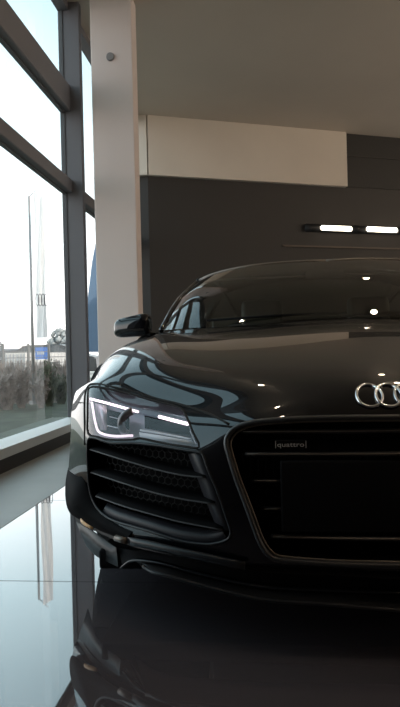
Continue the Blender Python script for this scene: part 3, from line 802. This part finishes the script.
for j in range(nz+1):
    row = []
    for i in range(9):
        p = bx0.lerp(bx1, i/8); p.z = zt0+(zt1-zt0)*j/nz - .12*(i/8)*(1-j/nz); p.y += .03*math.sin(i*1.4+j*.4); row.append(bm.verts.new(p))
    g.append(row)
for j in range(nz):
    for i in range(8): bm.faces.new((g[j][i], g[j][i+1], g[j+1][i+1], g[j+1][i]))
ban = link('hanging_banner', bm, M_banner, None); tag(ban, 'tall white banner with thin grey linked rings hanging beside the pole outside', 'banner')
M_logo = mat('banner_print', (.10,.10,.11), .8)
for k in range(4):
    c = atD(37.6+k*2.9, 300, 11.9); bm = bmesh.new()
    tube(bm, [c+V((.036*math.cos(a), -.02, .11*math.sin(a))) for a in [2*math.pi*q/20 for q in range(20)]], .007, 6, closed=True, upv=V((0,1,0)))
    o = link('banner_ring', bm, M_logo, ban)
# blue sail flag behind the column
q = [atD(x, y, 14.5) for x, y in ((99,226),(92,262),(87.5,300),(87,352),(101,352))]
bm = bmesh.new(); prism(bm, q, V((0,.02,0)))
o = link('sail_flag', bm, mat('blue_fabric', (.16,.25,.38), .7), None, False); tag(o, 'blue sail-shaped flag outside, seen between window mullion and pale column', 'flag')
bm = bmesh.new(); tube(bm, [q[4]+V((.03,0,0)), V((q[4].x+.03, q[4].y, ZG))], .02, 8); keep(link('flag_pole', bm, M_steel, None), o) if False else None
bm2 = bmesh.new(); tube(bm2, [V((q[4].x, q[4].y, q[4].z)), V((q[4].x, q[4].y, ZG-.0))], .02, 8); tube(bm2, [V((q[3].x, q[3].y, q[3].z)), V((q[3].x, q[3].y, ZG))], .02, 8); link('flag_stake', bm2, M_steel, o)
bm.free() if False else None
# wire fence
M_wire = mat('fence_wire', (.20,.20,.20), .6)
dF = 13.5
fpx = [-45, -21, 3, 28.5, 49, 67]
A = gpt(-45, dF); B = gpt(100, dF+3)
fdir = (B-A); 
fr_ = empty('wire_fence', gpt(28.5, dF), 'grey wire mesh fence on slim posts beyond the lawn', 'fence')
def fpos(px, z): r = ray(px, 355); n = V((-fdir.y, fdir.x, 0)); t = (A-CP).dot(n)/r.dot(n); p = CP+r*t; p.z = z; return p
fz = zat(28, 344, dF)
for px in fpx:
    p = fpos(px, ZG); bm = bmesh.new(); tube(bm, [p, V((p.x, p.y, fz+.04))], .035, 8); keep(link('fence_post', bm, M_wire, None, True, 40), fr_)
p0 = fpos(-45, 0); p1 = fpos(67, 0)
bm = bmesh.new()
for k in range(9): z = ZG+.1+k*(fz-ZG-.12)/8; tube(bm, [V((p0.x,p0.y,z)), V((p1.x,p1.y,z))], .008, 4)
nw = 70
for k in range(nw+1): p = p0.lerp(p1, k/nw); tube(bm, [V((p.x,p.y,ZG)), V((p.x,p.y,fz-.02))], .004, 4)
keep(link('mesh_panel', bm, M_wire, None, False), fr_)
# dry shrubs in front of the fence
M_dry = mat('dry_stems', (.32,.26,.23), .9, noise=(8,.5)); M_drygreen = mat('shrub_green', (.14,.15,.10), .9, noise=(8,.5))
def shrub(px, d, h, wpx, n, mt, label, grp='low dry shrubs beyond the window'):
    h *= .9; wpx *= .5; n = int(n*.8)
    c = gpt(px, d); w = wpx/FPX*d
    bm = bmesh.new()
    for k in range(n):
        a = random.uniform(0, 6.28); r = w*.5*math.sqrt(random.random()); p = V((r*math.cos(a), r*math.sin(a)*.6, 0)); hh = h*random.uniform(.55, 1)*(1-.3*(r/(w*.5))**2)
        q1 = p+V((random.uniform(-.08,.08), random.uniform(-.05,.05), hh*.55)); q2 = q1+V((random.uniform(-.12,.12), random.uniform(-.08,.08), hh*.45))
        tube(bm, [p, q1, q2], [.010,.008,.002], 4, cap=False)
        for s in range(4):
            t = random.uniform(.25, 1); b_ = p.lerp(q1, t) if random.random() < .4 else q1.lerp(q2, t); e = b_+V((random.uniform(-.09,.09), random.uniform(-.06,.06), random.uniform(.0,.10)))
            sd = (e-b_).cross(V((0,0,1))).normalized()*.02
            vs = [bm.verts.new(x) for x in (b_, (b_+e)/2+sd, e, (b_+e)/2-sd)]; bm.faces.new(vs)
    o = link('dry_shrub', bm, mt, None, False); o.location = c
    tag(o, label, 'shrub', grp)
for i, (px, d, h, w, n, mt, lb) in enumerate((
  (-16, 10.8, .75, 16, 170, M_dry, 'brown dry shrub left of the pole, at the edge of the window view'),
  (6, 11.0, .78, 20, 200, M_dry, 'brown leafless shrub in front of the leftmost stretch of wire fence'),
  (20.5, 11.3, .85, 12, 200, M_dry, 'brown leafless shrub directly left of the grey pole'),
  (40, 11.2, .70, 9, 160, M_dry, 'low brown shrub just right of the grey pole, below the banner'),
  (48, 11.6, 1.0, 14, 150, M_drygreen, 'taller dark green-brown shrub between banner and window mullion'),
  (60, 12.0, .60, 14, 130, M_drygreen, 'low greenish shrub closest to the window mullion'))):
    shrub(px, d, h, w, n, mt, lb)
# bed of dry stems behind the shrubs
bm = bmesh.new()
for k in range(1500):
    px = random.uniform(-22, 64); p = gpt(px, 12.55+random.uniform(-.12,.12)); hh = random.uniform(.35,.85)
    q1 = p+V((random.uniform(-.06,.06), random.uniform(-.03,.03), hh)); s_ = V((.010,0,0))
    vs = [bm.verts.new(x) for x in (p-s_, p+s_, q1+V((.004,0,0)), q1-V((.004,0,0)))]; bm.faces.new(vs)
o = link('dry_grass', bm, M_dry, None, False); tag(o, 'strip of dry brown stems standing along the foot of the wire fence', 'dry grass', kind='stuff')
# pale low building / hall
def slab(name, px0, px1, y0, y1, d, dep, mt, lb, cat):
    a = atD(px0, y0, d); b_ = atD(px1, y1, d); 
    bm = bmesh.new(); box(bm, (a.x, a.y, min(b_.z, ZG-.0)), (b_.x, a.y+dep, a.z)); bmesh.ops.recalc_face_normals(bm, faces=bm.faces)
    o = link(name, bm, mt, None, False); tag(o, lb, cat); return o
M_bld = mat('pale_cladding', (.62,.58,.56), .8, noise=(.6,.12)); M_bld2 = mat('grey_cladding', (.36,.37,.39), .8, noise=(.5,.2)); M_win = mat('dark_glazing', (.08,.09,.10), .2)
o = slab('trailer_box', 5, 27, 353, 385, 20, 4, M_bld, 'pale boxy trailer parked behind the wire fence', 'trailer')
a = atD(5, 353, 20); b_ = atD(27, 353, 20)
bm = bmesh.new(); 
for k in range(6): x = a.x+(b_.x-a.x)*(k+.5)/6; box(bm, (x-.02, a.y-.03, ZG+.5), (x+.02, a.y, a.z-.05))
link('side_rib', bm, M_bld2, o, False)
o = slab('low_building', -40, 64, 350, 366, 70, 8, M_bld2, 'long low grey building on the horizon behind the parked cars', 'building')
bm = bmesh.new(); a = atD(-40, 352, 69.9); b_ = atD(64, 352, 69.9)
for k in range(22): x = a.x+(b_.x-a.x)*(k+.3)/22; box(bm, (x, a.y-.05, .8), (x+.35, a.y+.0, 1.3))
link('window_band', bm, M_win, o, False)
slab('white_building', 50, 66, 352, 368, 52, 6, M_bld, 'small whitish building on the horizon right of the blue sign', 'building')
# blue sign board
a = atD(35, 347.5, 18); b_ = atD(47.5, 359, 18)
sg_ = empty('blue_sign', (a.x/2+b_.x/2, a.y, ZG), 'blue sign board with white lettering on posts behind the fence', 'sign')
bm = bmesh.new(); box(bm, (a.x, a.y, b_.z), (b_.x, a.y+.06, a.z)); keep(link('sign_board', bm, mat('sign_blue', (.06,.20,.62), .5), None, False), sg_)
for x in (a.x+.04, b_.x-.04):
    bm = bmesh.new(); tube(bm, [V((x, a.y+.03, ZG)), V((x, a.y+.03, b_.z))], .02, 8); keep(link('sign_post', bm, M_steel, None, True, 40), sg_)
bm = bmesh.new(); wl = b_.x-a.x; zc = (a.z+b_.z)/2
for k in range(4):
    x = a.x+wl*(.2+.16*k); box(bm, (x, a.y-.01, zc-.035), (x+wl*.1, a.y-.002, zc+.045))
keep(link('sign_lettering', bm, M_white, None, False), sg_)
# parked cars far outside
def pcar(px, d, mt, lb, s=1.0):
    c = gpt(px, d); t = empty('parked_car', c, lb, 'car', 'cars parked outside')
    prof = [(-2.1,.3),(-2.1,.75),(-1.5,.9),(-.8,1.38),(.7,1.4),(1.4,.98),(2.1,.85),(2.15,.3)]
    bm = bmesh.new(); prism(bm, [V((c.x+x*s, c.y-.8*s, c.z+z*s)) for x, z in prof], V((0, 1.6*s, 0))); bmesh.ops.bevel(bm, geom=bm.edges[:], offset=.06, segments=2, affect='EDGES'); keep(link('car_body', bm, mt, None, True, 40), t)
    bm = bmesh.new(); prism(bm, [V((c.x+x*s, c.y-.83*s, c.z+z*s)) for x, z in ((-1.3,.95),(-.75,1.3),(.6,1.32),(1.15,.98))], V((0, .02, 0))); keep(link('side_glass', bm, M_win, None, False), t)
    for x in (-1.35, 1.35):
        bm = bmesh.new(); tube(bm, [c+V((x*s, -.82*s, .31*s)), c+V((x*s, -.6*s, .31*s))], .31*s, 18, upv=V((0,0,1))); keep(link('car_wheel', bm, M_tyre, None, True, 40), t)
pcar(50, 26, mat('car_dark', (.04,.045,.05), .3), 'dark car parked outside beyond the fence, right of the blue sign')
pcar(61, 33, mat('car_light', (.55,.56,.58), .3), 'light grey car parked outside, closest to the window mullion')
pcar(14, 36, mat('car_grey', (.25,.26,.28), .3), 'mid grey car parked behind the pale trailer')
# distant trees
M_leaf = mat('hazy_tree', (.30,.31,.31), .95, noise=(1,.3))
for i, (px, d, h, lb) in enumerate(((62, 60, 3.4, 'grey-green distant tree nearest the window mullion'), (54, 66, 2.7, 'small distant tree behind the white building'), (-8, 62, 3.0, 'distant tree at the far left of the window view'))):
    c = gpt(px, d); t = empty('distant_tree', c, lb, 'tree', 'trees on the horizon')
    bm = bmesh.new(); tube(bm, [c, c+V((0,0,h*.5))], [.16,.09], 8); keep(link('trunk', bm, M_dry, None), t)
    bm = bmesh.new()
    for k in range(160):
        a = random.uniform(0, 6.28); r = h*.34*random.random()**.5; z = h*random.uniform(.35, 1); k_ = math.sqrt(max(.05, 1-((z/h-.62)/.42)**2)); p = c+V((r*k_*math.cos(a), r*k_*math.sin(a), z))
        bmesh.ops.create_icosphere(bm, subdivisions=1, radius=h*random.uniform(.04,.08), matrix=Matrix.Translation(p))
    keep(link('crown', bm, M_leaf, None), t)

# ------------------------------------------------------------ sky and light
W = bpy.data.worlds.new('world'); SC.world = W; W.use_nodes = True; nt = W.node_tree
bg = nt.nodes['Background']; tc = nt.nodes.new('ShaderNodeTexCoord'); sx = nt.nodes.new('ShaderNodeSeparateXYZ'); crp = nt.nodes.new('ShaderNodeValToRGB')
nt.links.new(tc.outputs['Generated'], sx.inputs[0]); nt.links.new(sx.outputs['Z'], crp.inputs['Fac']); nt.links.new(crp.outputs['Color'], bg.inputs['Color'])
e = crp.color_ramp.elements; e[0].position = 0; e[0].color = (1,.97,.95,1); e[1].position = .75; e[1].color = (.25,.38,.44,1)
for p, c in ((.12,(.95,.97,.98,1)), (.33,(.50,.66,.72,1)), (.5,(.33,.47,.535,1))):
    n = e.new(p); n.color = c
bg.inputs['Strength'].default_value = 1.9
def area(name, loc, rot, sx_, sy_, en, col, portal=False):
    l = bpy.data.lights.new(name, 'AREA'); l.shape = 'RECTANGLE'; l.size = sx_; l.size_y = sy_; l.energy = en; l.color = col
    if portal: l.cycles.is_portal = True
    o = bpy.data.objects.new(name, l); COL.objects.link(o); o.location = loc; o.rotation_euler = rot; return o
area('window_portal', (XG-.12, (YE+Yfar)/2, 2.05), (0, math.radians(-90), 0), 3.8, Yfar-YE, 1, (1,1,1), True)

SC.view_settings.exposure = .75
sl = bpy.data.lights.new('sun', 'SUN'); sl.energy = 3.2; sl.color = (1,.90,.78); sl.angle = .02
so = bpy.data.objects.new('sun', sl); COL.objects.link(so); so.rotation_euler = V((.62,-.35,.75)).to_track_quat('Z','Y').to_euler()
for x, y in spots:
    l = bpy.data.lights.new('downlight_beam', 'SPOT'); l.energy = 8 if x < 0 else 20; l.color = (1,.78,.55); l.spot_size = math.radians(110); l.spot_blend = .8; l.shadow_soft_size = .045
    o = bpy.data.objects.new('downlight_beam', l); COL.objects.link(o); o.location = (x, y, ZC-.02)

# fill uplights added out of view on the right-hand wall to brighten ceiling, bulkhead
M_up = mat('fill_uplight_body', (.15,.15,.15), .4, metal=.5); M_upg = mat('fill_uplight_lens', (1,.9,.8), .4, emis=(1,.82,.62), es=4)
for k, y in enumerate((-3.5, 0.0, 3.5, 7.0)):
    if k == 0:
        u0 = empty('fill_uplight', (8.3, y, 2.6), 'warm fill uplight bowl added out of view on the right-hand wall', 'fill light', 'added fill uplights on the right-hand wall')
        bm = bmesh.new(); tube(bm, [V((0,0,-.16)), V((0,0,-.08)), V((0,0,0))], [.03,.09,.10], 20, upv=V((0,1,0))); box(bm, (.0,-.04,-.14), (.10,.04,-.04)); ub = link('bowl', bm, M_up, u0, True, 40)
        bm = bmesh.new(); tube(bm, [V((0,0,.001)), V((0,0,.006))], .085, 20, upv=V((0,1,0))); ul = link('lens', bm, M_upg, u0)
    else:
        u = u0.copy(); COL.objects.link(u); u.location = (8.3, y, 2.6)
        for c in (ub, ul): e_ = c.copy(); COL.objects.link(e_); e_.parent = u
    area('fill_uplight_beam', (8.28, y, 2.64), (math.radians(180), math.radians(-25), 0), .16, .16, 95, (1,.84,.66))
